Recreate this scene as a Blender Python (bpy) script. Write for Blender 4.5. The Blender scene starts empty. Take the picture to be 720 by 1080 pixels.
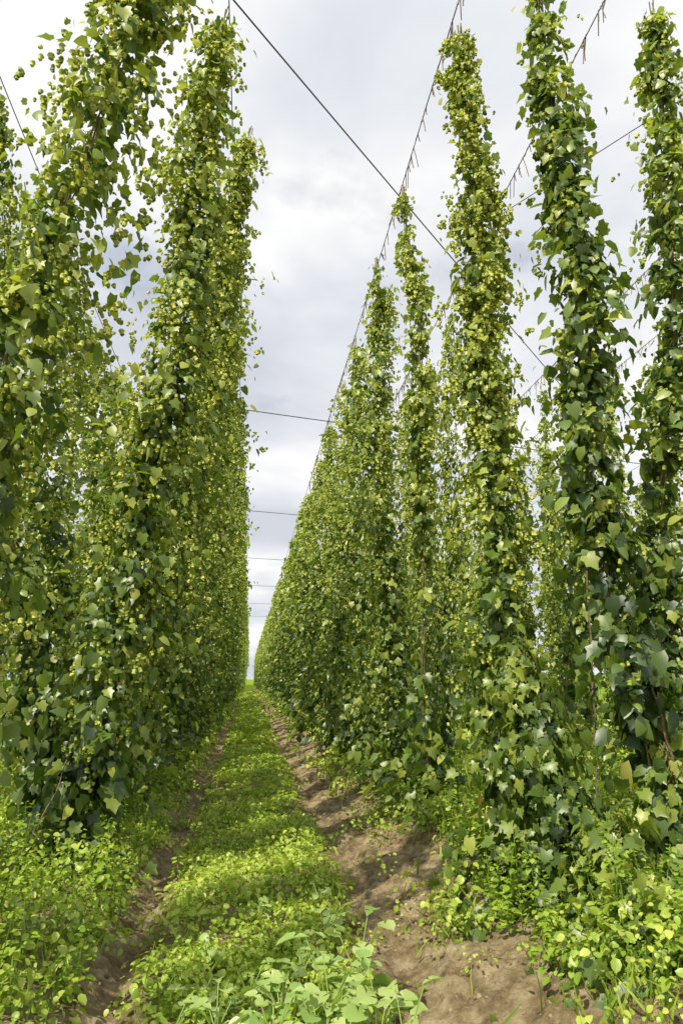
import bpy, math, numpy as np
from mathutils import Vector, Matrix
sc=bpy.context.scene
sc.view_settings.view_transform='Standard'; sc.view_settings.look='None'; sc.view_settings.exposure=0

# ---------------------------------------------------------------- helpers
def vnoise(x,y,seed=0):
    x=np.asarray(x,float); y=np.asarray(y,float)
    xi=np.floor(x).astype(np.int64); yi=np.floor(y).astype(np.int64)
    fx=x-xi; fy=y-yi; fx=fx*fx*(3-2*fx); fy=fy*fy*(3-2*fy)
    def h(a,b):
        n=(a*374761393+b*668265263+seed*1442695041)&0xffffffff
        n=((n^(n>>13))*1274126177)&0xffffffff
        return ((n^(n>>16))&0xffff)/65535.0
    return (h(xi,yi)*(1-fx)+h(xi+1,yi)*fx)*(1-fy)+(h(xi,yi+1)*(1-fx)+h(xi+1,yi+1)*fx)*fy
def fbm(x,y,seed=0,o=3):
    s=0;a=1;t=0
    for i in range(o):
        s=s+a*vnoise(np.asarray(x)*2**i,np.asarray(y)*2**i,seed+i*17); t+=a; a*=.5
    return s/t
def norm(v): return v/np.maximum(np.linalg.norm(v,axis=-1,keepdims=True),1e-9)

class Bag:
    def __init__(s): s.v=[];s.f=[];s.t=[];s.m=[];s.n=0
    def add(s,tmpl,pos,X,Y,Z,scale,tint,mat):
        tv,tf=tmpl; N=len(pos)
        if N==0: return
        P=tv[None]*scale[:,None,None]
        W=pos[:,None]+P[...,0:1]*X[:,None]+P[...,1:2]*Y[:,None]+P[...,2:3]*Z[:,None]
        F=tf[None]+(np.arange(N)*len(tv))[:,None,None]+s.n
        s.v.append(W.reshape(-1,3)); s.f.append(F.reshape(-1,3))
        s.t.append(np.repeat(tint,len(tf))); s.m.append(np.full(N*len(tf),mat,np.int32)); s.n+=N*len(tv)
    def raw(s,V,F,tint,mat):
        s.v.append(V);s.f.append(F+s.n);s.t.append(np.full(len(F),tint));s.m.append(np.full(len(F),mat,np.int32)); s.n+=len(V)
    def tube(s,pts,r,mat,tint=.5,k=5):
        pts=np.asarray(pts,float); n=len(pts)
        r=np.broadcast_to(r,(n,))
        d=norm(np.gradient(pts,axis=0)); a=norm(np.cross(d,np.array([.3,1,.13]))); b=np.cross(d,a)
        ang=np.arange(k)*2*np.pi/k
        V=pts[:,None]+r[:,None,None]*(np.cos(ang)[None,:,None]*a[:,None]+np.sin(ang)[None,:,None]*b[:,None])
        i=np.arange(n-1)[:,None]*k; j=np.arange(k)[None]; j2=(j+1)%k
        A=(i+j);B=(i+j2);C=(i+k+j2);D=(i+k+j)
        F=np.concatenate([np.stack([A,B,C],-1).reshape(-1,3),np.stack([A,C,D],-1).reshape(-1,3)])
        s.raw(V.reshape(-1,3),F,tint,mat)
    def mesh(s,name,mats):
        V=np.concatenate(s.v).astype(np.float32);F=np.concatenate(s.f).astype(np.int32)
        me=bpy.data.meshes.new(name)
        me.vertices.add(len(V)); me.vertices.foreach_set('co',V.ravel())
        me.loops.add(F.size); me.loops.foreach_set('vertex_index',F.ravel())
        me.polygons.add(len(F)); me.polygons.foreach_set('loop_start',np.arange(len(F),dtype=np.int32)*3)
        for m in mats: me.materials.append(m)
        me.polygons.foreach_set('material_index',np.concatenate(s.m))
        a=me.attributes.new('tint','FLOAT','FACE'); a.data.foreach_set('value',np.concatenate(s.t).astype(np.float32))
        me.update(calc_edges=True)
        return me
def link(name,data,parent=None):
    o=bpy.data.objects.new(name,data); sc.collection.objects.link(o)
    if parent: o.parent=parent
    return o

# ---------------------------------------------------------------- templates
def leaf_tmpl(half,mid=(0,.42),fold=.28,droop=.25):
    V=[(mid[0],mid[1])]+[(-x,y) for x,y in half[::-1]]+[(x,y) for x,y in half[1:]]
    n=len(V)-1
    V=np.array([(x,y,fold*abs(x)-droop*y*y) for x,y in V],float)
    F=np.array([(0,i,i+1) for i in range(1,n)])
    return V,F
HOP=leaf_tmpl([(0,.04),(.24,-.08),(.47,.12),(.36,.32),(.46,.6),(.25,.66),(0,1.0)])
HOPB=leaf_tmpl([(0,.05),(.3,-.06),(.4,.35),(.2,.78),(0,1.0)],fold=-.25,droop=.4)
PALM=leaf_tmpl([(0,.08),(.28,-.1),(.45,-.02),(.36,.2),(.52,.38),(.46,.55),(.3,.55),(.28,.78),(.15,.76),(0,1.05)],mid=(0,.3),fold=.22,droop=.4)
ROUND=leaf_tmpl([(0,0),(.24,.1),(.42,.42),(.3,.8),(0,1.0)],fold=.25,droop=.3)
LOBE=leaf_tmpl([(0,0),(.1,.15),(.2,.3),(.13,.38),(.3,.5),(.36,.72),(.22,.93),(0,1.0)],mid=(0,.6),fold=.3,droop=.35)
DIA=(np.array([(0,0,0),(.36,.45,.08),(0,1,-.2),(-.36,.45,.08)],float),np.array([(0,1,2),(0,2,3)]))
def cone_tmpl(k=5,rings=((.24,.12),(.37,.34),(.3,.48),(.25,.78))):
    V=[(0,0,.02)]
    for ri,(r,z) in enumerate(rings):
        for j in range(k):
            a=(j+.5*(ri%2))*2*math.pi/k
            rr=r*(1.15 if (j+ri)%2 else .88)
            V.append((rr*math.cos(a),z,rr*math.sin(a)))
    V.append((0,1.02,0)); F=[]
    for j in range(k): F.append((0,1+j,1+(j+1)%k))
    for ri in range(len(rings)-1):
        for j in range(k):
            a=1+ri*k+j;b=1+ri*k+(j+1)%k;c=a+k;d=b+k
            F+= [(a,b,c),(b,d,c)]
    L=1+(len(rings)-1)*k
    for j in range(k): F.append((len(V)-1,L+(j+1)%k,L+j))
    return np.array(V,float),np.array(F)
CONE=cone_tmpl()
CONES=cone_tmpl(4,((.38,.4),))
BLADE=(np.array([(-.035,0,0),(.035,0,0),(.028,.55,.06),(-.028,.55,.06),(0,1,.25)],float),np.array([(0,1,2),(0,2,3),(3,2,4)]))

# ---------------------------------------------------------------- materials
def newmat(name):
    m=bpy.data.materials.new(name); m.use_nodes=True; nt=m.node_tree; nt.nodes.clear(); return m,nt
def ramp(nt,stops):
    r=nt.nodes.new('ShaderNodeValToRGB'); e=r.color_ramp.elements
    while len(e)<len(stops): e.new(.5)
    for el,(p,c) in zip(e,stops): el.position=p; el.color=(*c,1)
    return r
def leafmat(name,stops,trans=.35,gloss=.06,tcol=(1.3,1.3,.6)):
    m,nt=newmat(name);N=nt.nodes.new;L=nt.links.new
    at=N('ShaderNodeAttribute');at.attribute_name='tint'
    r=ramp(nt,stops+[(1.0,(.36,.3,.1))]);r.color_ramp.elements[-2].position=.94
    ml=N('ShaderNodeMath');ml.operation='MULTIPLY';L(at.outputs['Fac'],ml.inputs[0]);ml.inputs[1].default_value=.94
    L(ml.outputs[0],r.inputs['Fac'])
    d=N('ShaderNodeBsdfDiffuse');L(r.outputs['Color'],d.inputs['Color'])
    t=N('ShaderNodeBsdfTranslucent');mm=N('ShaderNodeMix');mm.data_type='RGBA';mm.blend_type='MULTIPLY';mm.inputs['Factor'].default_value=1
    L(r.outputs['Color'],mm.inputs[6]);mm.inputs[7].default_value=(*tcol,1);L(mm.outputs[2],t.inputs['Color'])
    s=N('ShaderNodeMixShader');s.inputs[0].default_value=trans;L(d.outputs[0],s.inputs[1]);L(t.outputs[0],s.inputs[2])
    g=N('ShaderNodeBsdfGlossy');g.inputs['Roughness'].default_value=.42
    s2=N('ShaderNodeMixShader');s2.inputs[0].default_value=gloss;L(s.outputs[0],s2.inputs[1]);L(g.outputs[0],s2.inputs[2])
    o=N('ShaderNodeOutputMaterial');L(s2.outputs[0],o.inputs[0]);return m
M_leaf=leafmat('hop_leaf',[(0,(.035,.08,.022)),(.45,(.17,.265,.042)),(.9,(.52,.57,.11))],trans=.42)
M_cone=leafmat('hop_cone',[(0,(.25,.34,.06)),(.5,(.5,.57,.11)),(.9,(.74,.76,.22))],trans=.3,gloss=.02)
M_weed=leafmat('weed_leaf',[(0,(.09,.2,.022)),(.5,(.33,.47,.055)),(.9,(.66,.74,.15))],trans=.4,gloss=.04)
M_must=leafmat('mustard_leaf',[(0,(.25,.41,.1)),(.9,(.5,.61,.22))],trans=.35)
def simplemat(name,c1,c2,scale,rough=.9):
    m,nt=newmat(name);N=nt.nodes.new;L=nt.links.new
    geo=N('ShaderNodeNewGeometry');no=N('ShaderNodeTexNoise');no.inputs['Scale'].default_value=scale;no.inputs['Detail'].default_value=3
    L(geo.outputs['Position'],no.inputs['Vector']);r=ramp(nt,[(.3,c1),(.7,c2)]);L(no.outputs['Fac'],r.inputs['Fac'])
    p=N('ShaderNodeBsdfPrincipled');p.inputs['Roughness'].default_value=rough;L(r.outputs['Color'],p.inputs['Base Color'])
    o=N('ShaderNodeOutputMaterial');L(p.outputs[0],o.inputs[0]);return m
M_stem=simplemat('bine_stem',(.12,.1,.04),(.28,.24,.09),20)
M_wire=simplemat('trellis_wire',(.05,.045,.05),(.12,.1,.11),30,.6)
M_dry=simplemat('dry_bine',(.16,.1,.1),(.3,.2,.15),30)

# ---------------------------------------------------------------- ground
ROWS=[-5.5,-1.55,2.35,6.4,10.4]
def gh(x,y,fine=True):
    z=-.08*np.exp(-((x+.66)/.17)**2)-.1*np.exp(-((x-.88)/.2)**2)
    for r in ROWS:
        a=.26 if r>0 else .13
        z=z+a*np.exp(-((x-r)/.78)**4)
    fade=1/(1+(np.maximum(np.abs(y),np.abs(x))/60)**2)
    z=z+(fbm(x*1.1,y*.7,3)-.5)*.09*fade
    if fine:
        soil=np.exp(-((x+.66)/.2)**2)+np.exp(-((x-1.2)/.42)**2)
        q=fbm(x*6,y*5,9,4)-.5
        z=z+(q*.9+np.abs(fbm(x*13,y*11,19,3)-.5)*.6-.1)*(.02+.17*soil)*fade*(y<25)
    return z
def spaced(segs):
    out=[]
    for a,b,s in segs: out+=list(np.arange(a,b-1e-6,s))
    out.append(segs[-1][1]); return np.array(out)
xs=spaced([(-600,-100,100),(-100,-20,10),(-20,-4,.6),(-4,-1.2,.12),(-1.2,2,.025),(2,4,.12),(4,24,.6),(24,104,10),(104,604,100)])
ys=spaced([(-300,-20,40),(-20,1,1),(1,2,.2),(2,9,.025),(9,16,.07),(16,40,.3),(40,160,3),(160,1000,60)])
XX,YY=np.meshgrid(xs,ys); ZZ=gh(XX,YY)
nx,ny=len(xs),len(ys)
i=np.arange(ny-1)[:,None]*nx+np.arange(nx-1)[None]
Q=np.stack([i,i+1,i+nx+1,i+nx],-1).reshape(-1,4).astype(np.int32)
V=np.stack([XX,YY,ZZ],-1).reshape(-1,3).astype(np.float32)
me=bpy.data.meshes.new('ground');me.vertices.add(len(V));me.vertices.foreach_set('co',V.ravel())
me.loops.add(Q.size);me.loops.foreach_set('vertex_index',Q.ravel());me.polygons.add(len(Q))
me.polygons.foreach_set('loop_start',np.arange(len(Q),dtype=np.int32)*4);me.update(calc_edges=True)
me.polygons.foreach_set('use_smooth',np.ones(len(Q),bool))
m,nt=newmat('field_soil');N=nt.nodes.new;L=nt.links.new
geo=N('ShaderNodeNewGeometry')
n1=N('ShaderNodeTexNoise');n1.inputs['Scale'].default_value=7;n1.inputs['Detail'].default_value=8;n1.inputs['Roughness'].default_value=.7;L(geo.outputs['Position'],n1.inputs['Vector'])
r1=ramp(nt,[(.32,(.13,.095,.055)),(.48,(.29,.22,.13)),(.68,(.54,.45,.29))]);L(n1.outputs['Fac'],r1.inputs['Fac'])
n2=N('ShaderNodeTexNoise');n2.inputs['Scale'].default_value=1.6;n2.inputs['Detail'].default_value=6;L(geo.outputs['Position'],n2.inputs['Vector'])
sep=N('ShaderNodeSeparateXYZ');L(geo.outputs['Position'],sep.inputs[0])
def absdist(c,w):
    a=N('ShaderNodeMath');a.operation='SUBTRACT';L(sep.outputs['X'],a.inputs[0]);a.inputs[1].default_value=c
    b=N('ShaderNodeMath');b.operation='ABSOLUTE';L(a.outputs[0],b.inputs[0])
    d=N('ShaderNodeMapRange');L(b.outputs[0],d.inputs['Value']);d.inputs['From Min'].default_value=w;d.inputs['From Max'].default_value=w+.2
    return d
far=N('ShaderNodeMapRange');L(sep.outputs['Y'],far.inputs['Value']);far.inputs['From Min'].default_value=12;far.inputs['From Max'].default_value=60;far.inputs['To Min'].default_value=-.12;far.inputs['To Max'].default_value=.5
ad=N('ShaderNodeMath');ad.operation='ADD';L(n2.outputs['Fac'],ad.inputs[0]);L(far.outputs[0],ad.inputs[1])
d1=absdist(-.66,.08);d2=absdist(1.2,.45)
mu=N('ShaderNodeMath');mu.operation='MULTIPLY';L(d1.outputs[0],mu.inputs[0]);L(d2.outputs[0],mu.inputs[1])
rg=ramp(nt,[(.38,(0,0,0)),(.52,(1,1,1))]);L(ad.outputs[0],rg.inputs['Fac'])
fm=N('ShaderNodeMath');fm.operation='GREATER_THAN';L(sep.outputs['Y'],fm.inputs[0]);fm.inputs[1].default_value=110
mxx=N('ShaderNodeMath');mxx.operation='MAXIMUM';L(mu.outputs[0],mxx.inputs[0]);L(fm.outputs[0],mxx.inputs[1])
mu2=N('ShaderNodeMath');mu2.operation='MULTIPLY';L(mxx.outputs[0],mu2.inputs[0]);L(rg.outputs['Color'],mu2.inputs[1])
r3=ramp(nt,[(.3,(.09,.16,.02)),(.7,(.28,.38,.045))]);L(n1.outputs['Fac'],r3.inputs['Fac'])
mx=N('ShaderNodeMix');mx.data_type='RGBA';L(mu2.outputs[0],mx.inputs['Factor']);L(r1.outputs['Color'],mx.inputs[6]);L(r3.outputs['Color'],mx.inputs[7])
p=N('ShaderNodeBsdfDiffuse');L(mx.outputs[2],p.inputs['Color'])
n4=N('ShaderNodeTexNoise');n4.inputs['Scale'].default_value=38;n4.inputs['Detail'].default_value=6;n4.inputs['Roughness'].default_value=.7;L(geo.outputs['Position'],n4.inputs['Vector'])
bu=N('ShaderNodeBump');bu.inputs['Strength'].default_value=1;bu.inputs['Distance'].default_value=.035;L(n4.outputs['Fac'],bu.inputs['Height']);L(bu.outputs[0],p.inputs['Normal'])
o=N('ShaderNodeOutputMaterial');L(p.outputs[0],o.inputs[0])
me.materials.append(m);link('ground',me)

# ---------------------------------------------------------------- hop columns
def column(base,top,ns=480,r=.3,kl=8,kc=5,lsize=.09,cone=1.0,bush=1.0,seed=1,taper=.25,toph=.02,gap=0,tintoff=0.,wob=.1,lod=0,csize=.048,tm=None):
    R=np.random.default_rng(seed); bag=Bag()
    base=np.array(base,float);top=np.array(top,float);ax=top-base
    ph=R.random(6)*6.28
    def P(s):
        s=np.asarray(s)[...,None]
        w=np.concatenate([np.sin(s*5+ph[0])+.5*np.sin(s*13+ph[1]),np.sin(s*6+ph[2])+.5*np.sin(s*11+ph[3]),0*s],-1)*wob*np.sin(np.clip(s,0,1)*math.pi)
        return base+ax*s+w
    s=.015+R.random(ns)*(.985-toph)
    if gap>0:
        keep=(fbm(s*16,s*0+seed,seed,2)>gap)|(R.random(ns)<.15); s=s[keep]
    ns=len(s)
    th=R.random(ns)*2*np.pi
    prof=np.interp(s,[0,.06,.14,.3,.6,.8,.93,1],[1.15*bush,1.1*bush,.85+.15*bush,1,.95,.78,.5,taper])
    lump=.15+1.6*fbm(s*15+seed,th*1.1+seed*3.1,seed,2)
    Lr=r*prof*lump*(.5+.8*R.random(ns))
    long=R.random(ns)<.09; Lr=np.where(long,Lr*1.5,Lr)
    drop=Lr*(.35+.9*R.random(ns))*np.where(long,2.0,1)
    out=np.stack([np.cos(th),np.sin(th),np.zeros(ns)],-1)
    C=P(s)
    clump=np.clip(.6*R.random(ns)+.8*fbm(s*9+seed,th*.9,seed+5,2)-.2,0,1)
    def place(k,tlo,jit):
        t=tlo+(1-tlo)*R.random((ns,k))**.75
        o=out[:,None]+R.normal(0,.26,(ns,k,3))
        p=C[:,None]+o*(Lr[:,None]*t)[...,None]
        p[...,2]-=drop[:,None]*t*t
        p+=R.normal(0,jit,(ns,k,3))
        return p.reshape(-1,3),norm(o).reshape(-1,3),t.reshape(-1)
    p,o,t=place(kl,.15,.027); n=len(p)
    ss=np.repeat(s,kl)
    p[:,2]=np.maximum(p[:,2],gh(p[:,0],p[:,1],False)+.02) if lod==0 else np.maximum(p[:,2],.02)
    Yd=norm(o*.55+np.array([0,0,-.75])+R.normal(0,.45,(n,3)))
    Nn=o*.75+np.array([0,0,.6])+R.normal(0,.45,(n,3))
    Nn=norm(Nn-Yd*(Nn*Yd).sum(-1,keepdims=True)); Xd=np.cross(Yd,Nn)
    sz=lsize*(.45+.95*R.random(n)**1.4)*np.interp(ss,[0,.12,.25,1],[1.35,1.2,1,.85])
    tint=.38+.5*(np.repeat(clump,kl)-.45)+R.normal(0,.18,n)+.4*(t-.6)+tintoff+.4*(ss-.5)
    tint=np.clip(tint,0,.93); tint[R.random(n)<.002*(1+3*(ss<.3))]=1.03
    h=R.random(n)<.5
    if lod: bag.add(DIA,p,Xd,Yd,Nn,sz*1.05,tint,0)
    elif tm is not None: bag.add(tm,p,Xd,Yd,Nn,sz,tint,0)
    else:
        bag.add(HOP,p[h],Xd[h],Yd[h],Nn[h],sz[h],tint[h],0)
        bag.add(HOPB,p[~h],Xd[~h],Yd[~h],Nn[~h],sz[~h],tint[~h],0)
    if cone>0 and kc>0:
        nc=2 if lod==0 else 1
        p,o,t=place(nc,.55,.02); ss=np.repeat(s,nc)
        kk=max(1,int(round(kc/nc*1.1)))
        keep=R.random(len(p))<cone*np.interp(ss,[0,.12,.3,.6,1],[.04,.15,.5,.85,1])*(.25+.9*(np.repeat(clump,nc)>.42))
        p=p[keep];o=o[keep];g=len(p)
        ln=.06+.1*R.random((g,1))
        p=(p[:,None]+o[:,None]*.03+R.normal(0,.022,(g,kk,3))-np.array([0,0,1.])*(ln*R.random((g,kk)))[...,None]).reshape(-1,3);n=len(p)
        Yd=norm(np.array([0,0,-1.])+R.normal(0,.3,(n,3)));Nn=norm(np.cross(Yd,R.normal(0,1,(n,3))));Xd=np.cross(Yd,Nn)
        sz=(csize if lod==0 else .062+.03*(lod==2))*(.6+.6*R.random(n))
        tint=np.clip(np.repeat(.44+R.normal(0,.2,g),kk)+R.normal(0,.13,n)+tintoff,0,.93)
        bag.add(CONE if lod==0 else CONES,p,Xd,Yd,Nn,sz,tint,1)
    ts=np.linspace(0,1,24)
    for q in range(3 if lod==0 else 1):
        pts=P(ts)+np.stack([np.cos(ts*30+q*2.1),np.sin(ts*30+q*2.1),0*ts],-1)*.02
        pts[0,2]-=.15
        bag.tube(pts,.006,2,k=4)
    return bag
HM=[M_leaf,M_cone,M_stem]
ZT=7.6
def G(x,y): return float(gh(np.array([x]),np.array([y]),False)[0])
def hop(base,top,name='hop_plant',**k):
    b=column((base[0],base[1],G(*base)),(top[0],top[1],top[2] if len(top)>2 else ZT),**k)
    return link(name,b.mesh(name,HM))
# left row, side leaning over the lane
hop((-2.0,2.5),(-.85,2.5),ns=260,r=.22,kc=4,seed=11,gap=.3,lsize=.08)
hop((-1.9,3.95),(-.38,3.85),ns=620,r=.31,kc=8,seed=12,tintoff=.06,lsize=.085)
hop((-1.42,6.6),(-.36,5.5),ns=640,r=.34,kl=9,kc=8,seed=13,bush=1.35,tintoff=.05)
hop((-1.5,8.2),(-.14,6.95),ns=580,r=.33,kc=9,seed=14,tintoff=.1)
hop((-1.5,9.8),(-.3,8.7),ns=500,r=.33,kc=7,seed=15,tintoff=.03)
hop((-1.95,5.6),(-2.9,5.2),ns=340,r=.25,seed=17,gap=.2)
hop((-1.75,7.2),(-2.8,6.6),ns=400,r=.28,seed=18)
# right row
hop((1.95,5.5),(1.8,5.4),ns=520,r=.23,kl=9,kc=12,seed=21,bush=1.6,tintoff=.12,taper=.6,lsize=.085)
hop((2.6,4.55),(2.26,4.75),ns=450,r=.24,kl=9,kc=3,seed=22,cone=.7,tintoff=-.06,lsize=.1,gap=.34,bush=1.2,taper=.8)
hop((1.95,7.8),(1.74,7.7),ns=380,r=.17,kl=8,kc=8,seed=23,gap=.4,bush=1.7,taper=.5,tintoff=.12)
hop((1.95,9.5),(1.68,9.3),ns=500,r=.31,kc=8,seed=24,tintoff=.08)
hop((2.9,8.4),(3.1,8.3),ns=400,r=.21,kc=9,seed=25,tintoff=.12,gap=.25)
hop((3.0,4.9),(3.46,4.95),ns=420,r=.24,kc=4,seed=26,tintoff=-.03,lsize=.095,gap=.2)
hop((2.9,6.6),(3.1,6.4,4.6),ns=200,r=.2,kl=8,kc=4,seed=27,bush=1.8,gap=.35)
# leafy basal growth at the foot of the near plants
hop((2.0,4.75),(1.95,5.15,1.9),name='hop_basal_shoots',ns=190,r=.36,kl=9,kc=0,lsize=.095,seed=31,tintoff=-.06,tm=PALM,wob=.02)
hop((2.1,4.2),(2.2,4.35,.8),name='hop_basal_shoots',ns=120,r=.34,kl=9,kc=0,lsize=.085,seed=32,tintoff=.04,tm=PALM,wob=.02)
hop((2.0,3.7),(2.1,3.85,.6),name='hop_basal_shoots',ns=110,r=.32,kl=9,kc=0,lsize=.08,seed=34,tintoff=.1,tm=PALM,wob=.02)
hop((2.65,4.5),(2.62,4.5,1.2),name='hop_basal_shoots',ns=70,r=.25,kl=8,kc=0,lsize=.09,seed=33,tintoff=-.03,tm=HOP,wob=.02)

# repeating columns of the yard
rows_par=link('hop_yard_rows',None)
protos=[];far_protos=[]
for q in range(7):
    a=dict(r=[.3,.34,.27,.31,.36,.2,.28][q],seed=50+q,gap=[0,0,.15,0,.1,.35,.2][q],bush=1.15,tintoff=[.05,.1,.01,.08,.05,.11,.08][q])
    nn=[380,410,350,400,420,290,370][q]
    protos.append(column((0,0,0),(0,0,7.6),ns=nn,kl=7,kc=6,lsize=.112,lod=1,**a).mesh('hop_bine',HM))
    if q<4: far_protos.append(column((0,0,0),(0,0,7.6),ns=int(nn*.6),kl=4,kc=3,lsize=.2,lod=2,**a).mesh('hop_bine_far',HM))
R=np.random.default_rng(99); cnt=0
def inst(bx,by,tx,ty,w=1.0,tz=7.6):
    global cnt
    me_=protos[int(R.integers(0,7))] if by<21 else far_protos[int(R.integers(0,4))]
    o=link('hop_bine',me_,rows_par)
    b=Vector((bx,by,G(bx,by)));a=Vector((tx,ty,tz))-b
    q=Vector((0,0,1)).rotation_difference(a.normalized()).to_matrix().to_4x4()
    o.matrix_world=Matrix.Translation(b)@q@Matrix.Rotation(R.random()*6.283,4,'Z')@Matrix.Diagonal((w,w,a.length/7.6,1))
    cnt+=1
for r in ROWS:
    left,right=(r-1.15,r+1.2) if r<0 else (r-.62,r+.7)
    for side,tx in ((0,left),(1,right)):
        y=11.2 if r in(-1.55,2.35) else (3.5 if r==6.4 else 8)
        if r==-1.55 and side==0: y=8.8
        if r==2.35 and side==1: y=10.2
        main=(r==-1.55 and side==1) or (r==2.35 and side==0)
        ymax=190 if main else 55
        while y<ymax:
            jx=R.normal(0,.08);jy=R.normal(0,.18)
            bx=r+(.12 if side else -.12) if r<0 else r+(-.42 if side==0 else .45)
            w=.9
            if r==2.35: w=.85+.35*R.random() if side==0 else .65+.3*R.random()
            if r==-1.55: w=.95+.25*R.random()
            if r>5: w=.7+.3*R.random()
            if not (r>5 and R.random()<.15):
                inst(bx+jx,y+jy,tx+jx*.5,y+jy-(.9 if r<0 else .1),w=w,tz=7.6-R.random()*.45)
            y+=1.6 if r!=2.35 else 1.75
# ---------------------------------------------------------------- weeds
wb=Bag()
def mask(x,y):
    n=fbm(x*1.3,y*1.3,31,3)
    m=np.ones_like(x)
    m*=1-np.exp(-((x+.66)/.17)**4)*.97
    m*=1-np.exp(-((x-.98)/.27)**4)*.96
    near=np.clip((y-3.2)/2.5,0,1)
    bank=np.exp(-((x-1.3-.1*near)/(.2+.16*near))**4); m*=1-bank*np.where(n<.56,.93,.2)
    m*=np.where(n<.3,.6,1)
    return m
def weeds(x0,x1,y0,y1,dens,k,size,tmpl,seed,hs=1.0):
    R=np.random.default_rng(seed); n=int((x1-x0)*(y1-y0)*dens)
    x=x0+(x1-x0)*R.random(n);y=y0+(y1-y0)*R.random(n)
    ok=R.random(n)<mask(x,y);x=x[ok];y=y[ok];n=len(x)
    side=np.clip((np.abs(x-.12)-.75)/.8,0,1)
    lush=fbm(x*.9,y*.9,77,2)
    Hh=(.03+.17*fbm(x*2.5,y*2.5,78,2)*lush*1.7+side*(.04+.55*lush**2)*(.5+.7*R.random(n)))*hs
    rad=.05+.35*Hh+.02
    a=R.random((n,k))*6.283; rr=rad[:,None]*np.sqrt(R.random((n,k)))
    zz=Hh[:,None]*(.15+.85*R.random((n,k)))
    px=x[:,None]+rr*np.cos(a);py=y[:,None]+rr*np.sin(a)
    p=np.stack([px,py,gh(px,py,False)+zz+.01],-1).reshape(-1,3)
    o=np.stack([np.cos(a),np.sin(a),0*a],-1).reshape(-1,3);M=len(p)
    Nn=norm(np.array([0,0,1.])+o*.4+R.normal(0,.45,(M,3)))
    Yd=o+R.normal(0,.35,(M,3));Yd=norm(Yd-Nn*(Nn*Yd).sum(-1,keepdims=True));Xd=np.cross(Yd,Nn)
    sp=np.repeat(.5*R.random(n)+.5*(fbm(x*1.5,y*1.5,91,2)*2-.5),k)
    sz=size*(.45+.9*R.random(M))*np.repeat(.6+.9*R.random(n),k)
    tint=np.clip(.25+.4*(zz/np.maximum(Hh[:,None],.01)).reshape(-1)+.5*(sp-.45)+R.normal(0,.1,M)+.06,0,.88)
    wb.add(tmpl,p,Xd,Yd,Nn,sz,tint,0)
weeds(-.6,.75,2.3,9,135,15,.031,ROUND,1)
weeds(-5,-.6,2.3,9,62,18,.033,ROUND,2)
weeds(.75,6,2.3,9,66,19,.033,ROUND,3)
weeds(-7,9,9,18,36,12,.065,DIA,4)
weeds(-12,16,18,45,14,9,.12,DIA,5)
weeds(-14,20,45,90,4,8,.22,DIA,6,1.2)
def herbs(n,xc,xw,y0,y1,hmin,hmax,seed,lsz=.045):
    R=np.random.default_rng(seed)
    for i in range(n):
        x=xc+R.normal(0,xw);y=y0+(y1-y0)*R.random();h=hmin+(hmax-hmin)*R.random()
        if 1.0<x<1.5: continue
        b=np.array([x,y,G(x,y)]);d=np.array([R.normal(0,.18),R.normal(0,.18),1.])*h
        ts=np.linspace(0,1,5)
        wb.tube(b+ts[:,None]*d,.003,0,.4,3)
        k=int(22+h*60);t=.15+.85*R.random(k);a=R.random(k)*6.283
        o=np.stack([np.cos(a),np.sin(a),0*a],-1)
        p=b+t[:,None]*d+o*(.02+.1*h*(1.1-t))[:,None]
        Yd=norm(o+np.array([0,0,.1])+R.normal(0,.25,(k,3)));Nn=np.array([0,0,1.])+R.normal(0,.3,(k,3));Nn=norm(Nn-Yd*(Nn*Yd).sum(-1,keepdims=True));Xd=np.cross(Yd,Nn)
        tt=.25+.3*R.random()
        wb.add(ROUND if i%3 else HOPB,p,Xd,Yd,Nn,lsz*(.6+.7*R.random(k))*(1.1-.4*t),np.clip(tt+R.normal(0,.1,k),0,.8),0)
herbs(190,-1.7,.5,3,11,.2,.6,41)
herbs(230,2.2,.4,3,13,.2,.6,42)
herbs(160,4,.8,4,13,.2,.6,43)
herbs(120,-3.4,.8,4,12,.2,.6,44)
link('weed_undergrowth',wb.mesh('weed_undergrowth',[M_weed]))
# grass
gb=Bag();R2=np.random.default_rng(5)
n=26000;x=-5+11*R2.random(n);y=2.3+13*R2.random(n)**1.3
ok=(R2.random(n)<mask(x,y)*.9+.03)&(fbm(x*1.7,y*1.7,55,2)>.42);x=x[ok];y=y[ok];n=len(x)
p=np.stack([x,y,gh(x,y,False)],-1)
Yd=norm(np.array([0,0,1.])+R2.normal(0,.35,(n,3)));Nn=norm(np.cross(Yd,R2.normal(0,1,(n,3))));Xd=np.cross(Yd,Nn)
gb.add(BLADE,p,Xd,Yd,Nn,.06+.13*R2.random(n)**2+.08*(np.abs(x-.1)>.9),np.clip(R2.normal(.45,.2,n),0,.8),0)
link('grass',gb.mesh('grass',[M_weed]))
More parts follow.
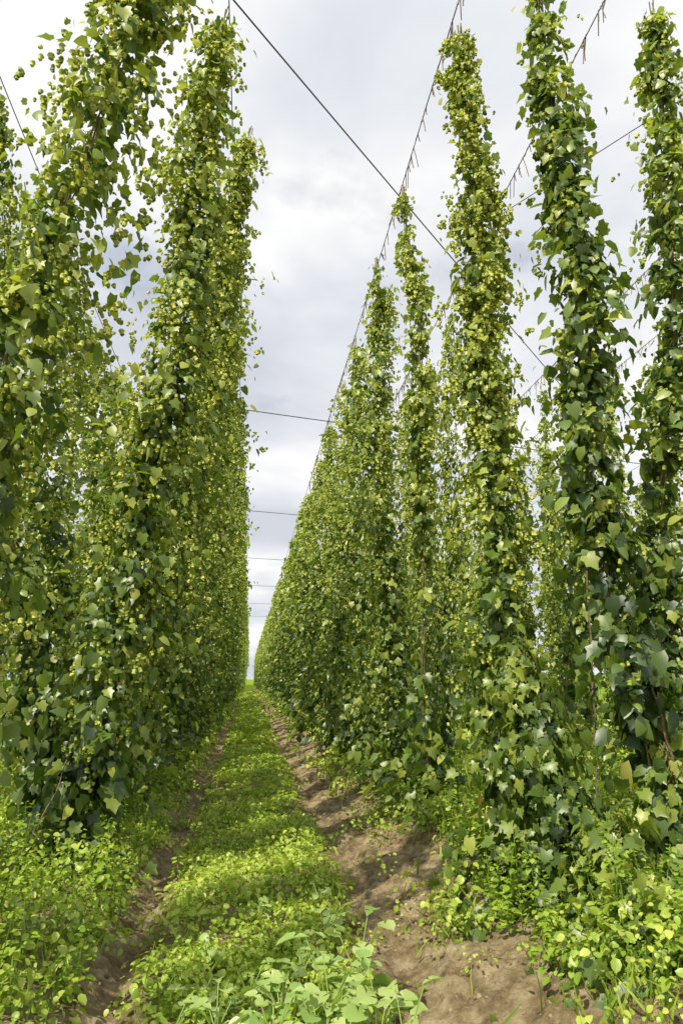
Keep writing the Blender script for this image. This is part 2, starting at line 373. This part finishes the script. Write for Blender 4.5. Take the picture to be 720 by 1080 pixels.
# mustard plants in the centre strip
R3=np.random.default_rng(15)
ml_=[(.42,3.75,.18,20),(.15,3.5,.17,20),(.6,4.1,.18,18),(.33,4.4,.13,14),(-.1,3.7,.15,16),(.62,3.6,.17,18),(.05,4.05,.13,14),(.5,4.9,.14,13),(-.15,4.6,.1,12),(-1.15,4.5,.12,12),(.7,3.4,.16,16),(.35,3.4,.17,18),(-.05,3.35,.15,16),(-.2,3.9,.11,14),(.2,3.9,.13,14),(.55,5.6,.1,12),(.1,5.3,.09,12),(-.3,3.4,.13,14),(-1.3,3.9,.11,14)]
for (x,y,sz,k) in ml_:
    mb=Bag();b=np.array([x,y,G(x,y)])
    for i in range(k):
        a=R3.random()*6.283;o=np.array([math.cos(a),math.sin(a),0]);up=.6+1.3*R3.random();L0=sz*(.4+.9*R3.random())
        tip=b+(o*.55+np.array([0,0,up]))*L0
        mid=b+(o*.2+np.array([0,0,up*.6]))*L0
        mb.tube(np.array([b,mid,tip]),.003,0,.7,4)
        Yd=norm(o+np.array([0,0,.35])+R3.normal(0,.25,3));Nn=np.array([0,0,1.])-o*.3+R3.normal(0,.35,3);Nn=norm(Nn-Yd*(Nn@Yd));Xd=np.cross(Yd,Nn)
        mb.add(LOBE,tip[None]-Yd*.02,Xd[None],Yd[None],Nn[None],np.array([sz*(.4+.5*R3.random())]),np.array([R3.random()*.93]),0)
    link('mustard_plant',mb.mesh('mustard_plant',[M_must]))
# clods on the soil
cb=Bag();R4=np.random.default_rng(3);n=3000
x=np.where(R4.random(n)<.3,R4.normal(-.66,.13,n),R4.normal(1.15,.26,n));y=2.4+12*R4.random(n)**1.3
ico=np.array([(0,0,1),(1,0,.1),(.2,.9,0),(-.8,.5,.1),(-.7,-.7,-.1),(.4,-.9,.15),(0,0,-1)],float)
fi=np.array([(0,1,2),(0,2,3),(0,3,4),(0,4,5),(0,5,1),(6,2,1),(6,3,2),(6,4,3),(6,5,4),(6,1,5)])
Nn=norm(R4.normal(0,1,(n,3)));Yd=norm(np.cross(Nn,R4.normal(0,1,(n,3))));Xd=np.cross(Yd,Nn)
cb.add((ico,fi),np.stack([x,y,gh(x,y)-.003],-1),Xd,Yd,Nn,.005+.022*R4.random(n)**4,np.full(n,.5),0)
link('soil_clods',cb.mesh('soil_clods',[simplemat('clod_soil',(.13,.095,.055),(.4,.32,.2),9)]))

# ---------------------------------------------------------------- wires
def wire(name,pts,r=.007,bits=0,seed=0,ylim=None):
    b=Bag();pts=np.array(pts,float)
    b.tube(pts,r,0,k=5);R=np.random.default_rng(abs(seed))
    for i in range(bits):
        f=R.random()*(len(pts)-1.001);j=int(f);p=pts[j]+(pts[j+1]-pts[j])*(f-j)
        if ylim and not(ylim[0]<p[1]<ylim[1]): continue
        l=.04+.25*R.random()**2.5;q=p+np.array([R.normal(0,.03),R.normal(0,.06),0])
        b.tube(np.array([p+[0,0,.02],(p+q)/2-[0,0,l*.4],q-[0,0,l]]),.005,1,k=4)
    return link(name,b.mesh(name,[M_wire,M_dry]))
for r in ROWS:
    for tx in ((r-1.15,r+1.2) if r<0 else (r-.62,r+.7)):
        yy=np.arange(-5,131,2.)
        wire('trellis_row_wire',np.stack([0*yy+tx,yy,7.62+.03*np.sin(yy*.5)],-1),.006,bits=1600 if 1<r<10 else 0,seed=int(r*10+100),ylim=(3,22))
def sag(a,b,s=.15,n=24):
    t=np.linspace(0,1,n)[:,None];a=np.array(a);b=np.array(b);p=a+(b-a)*t;p[:,2]-=s*4*(t*(1-t))[:,0];return p
wire('trellis_brace_cable',sag((-3.3,1.97,7.85),(9.4,17.4,7.85),.06),.009)
for y in [17,27.5,38.5,50,62,75]:
    wire('trellis_cross_wire',sag((-14,y-4.5,7.85),(19,y+4.2,7.85),.1),.012)
wire('trellis_cross_wire',sag((3.1,8.4,7.7),(9,-2,7.7),.05),.006)
wire('trellis_cross_wire',sag((5.8,8.8,7.7),(9.6,12,7.7),.05),.007)
bb=[([(2.95,6.2,.3),(2.98,6.15,1.5),(3.0,6.1,3.2)],.008),([(-1.75,5.6,.1),(-1.55,5.7,.4),(-1.42,6.1,.8),(-1.38,6.3,1.2)],.004),
    ([(-1.5,6.2,.1),(-1.7,5.9,.35),(-1.85,5.6,.5),(-1.95,5.4,.45)],.004),([(2.75,4.5,0.1),(2.72,4.5,.9),(2.6,4.55,1.6)],.01)]
for pts,r in bb:
    b=Bag();c=np.array(pts);t=np.linspace(0,len(c)-1,20)
    P_=np.stack([np.interp(t,np.arange(len(c)),c[:,k]) for k in range(3)],-1);P_+=np.random.default_rng(4).normal(0,.006,P_.shape)
    b.tube(P_,r,0);link('bare_bine',b.mesh('bare_bine',[M_dry]))

# ---------------------------------------------------------------- light / sky
AZ=math.radians(143);EL=math.radians(52)
s=Vector((-math.sin(AZ)*math.cos(EL),math.cos(AZ)*math.cos(EL),math.sin(EL)))
sd=bpy.data.lights.new('sun','SUN');sd.energy=5.0;sd.angle=math.radians(.6);sd.color=(1,.92,.74)
so=link('sun',sd);so.rotation_euler=s.to_track_quat('Z','Y').to_euler()
w=bpy.data.worlds.new('World');sc.world=w;w.use_nodes=True;nt=w.node_tree;nt.nodes.clear();N=nt.nodes.new;L=nt.links.new
sky=N('ShaderNodeTexSky');sky.sky_type='NISHITA';sky.sun_disc=False;sky.sun_elevation=EL;sky.sun_rotation=-AZ
bg1=N('ShaderNodeBackground');bg1.inputs[1].default_value=.15;L(sky.outputs[0],bg1.inputs[0])
tc=N('ShaderNodeTexCoord');sp=N('ShaderNodeSeparateXYZ');L(tc.outputs['Generated'],sp.inputs[0])
az=N('ShaderNodeMath');az.operation='ADD';L(sp.outputs['Z'],az.inputs[0]);az.inputs[1].default_value=.18
mz=N('ShaderNodeMath');mz.operation='MAXIMUM';L(az.outputs[0],mz.inputs[0]);mz.inputs[1].default_value=.05
dx=N('ShaderNodeMath');dx.operation='DIVIDE';L(sp.outputs['X'],dx.inputs[0]);L(mz.outputs[0],dx.inputs[1])
dy=N('ShaderNodeMath');dy.operation='DIVIDE';L(sp.outputs['Y'],dy.inputs[0]);L(mz.outputs[0],dy.inputs[1])
cx=N('ShaderNodeCombineXYZ');L(dx.outputs[0],cx.inputs[0]);L(dy.outputs[0],cx.inputs[1]);cx.inputs[2].default_value=2.3
n1=N('ShaderNodeTexNoise');n1.inputs['Scale'].default_value=1.5;n1.inputs['Detail'].default_value=5;n1.inputs['Roughness'].default_value=.5;n1.inputs['Distortion'].default_value=.3;L(cx.outputs[0],n1.inputs['Vector'])
cr=ramp(nt,[(.36,(.66,.69,.76)),(.5,(.84,.86,.9)),(.58,(1,1,1))]);L(n1.outputs['Fac'],cr.inputs['Fac'])
bg2=N('ShaderNodeBackground');bg2.inputs[1].default_value=1.0;L(cr.outputs['Color'],bg2.inputs[0])
n2=N('ShaderNodeTexNoise');n2.inputs['Scale'].default_value=2.2;n2.inputs['Detail'].default_value=7;L(cx.outputs[0],n2.inputs['Vector'])
c2=ramp(nt,[(.3,(.6,.6,.6)),(.39,(1,1,1))]);L(n2.outputs['Fac'],c2.inputs['Fac'])
ms=N('ShaderNodeMixShader');L(c2.outputs['Color'],ms.inputs[0]);L(bg1.outputs[0],ms.inputs[1]);L(bg2.outputs[0],ms.inputs[2])
o=N('ShaderNodeOutputWorld');L(ms.outputs[0],o.inputs[0])

# ---------------------------------------------------------------- camera
cam=bpy.data.cameras.new('camera');co=link('camera',cam);co.location=(0,0,1.6)
co.rotation_euler=(math.radians(90+13),0,math.radians(-7.16))
cam.sensor_fit='VERTICAL';cam.sensor_height=36;cam.lens=25.33;cam.clip_end=3000;cam.clip_start=.05
sc.camera=co
print('bines',cnt)
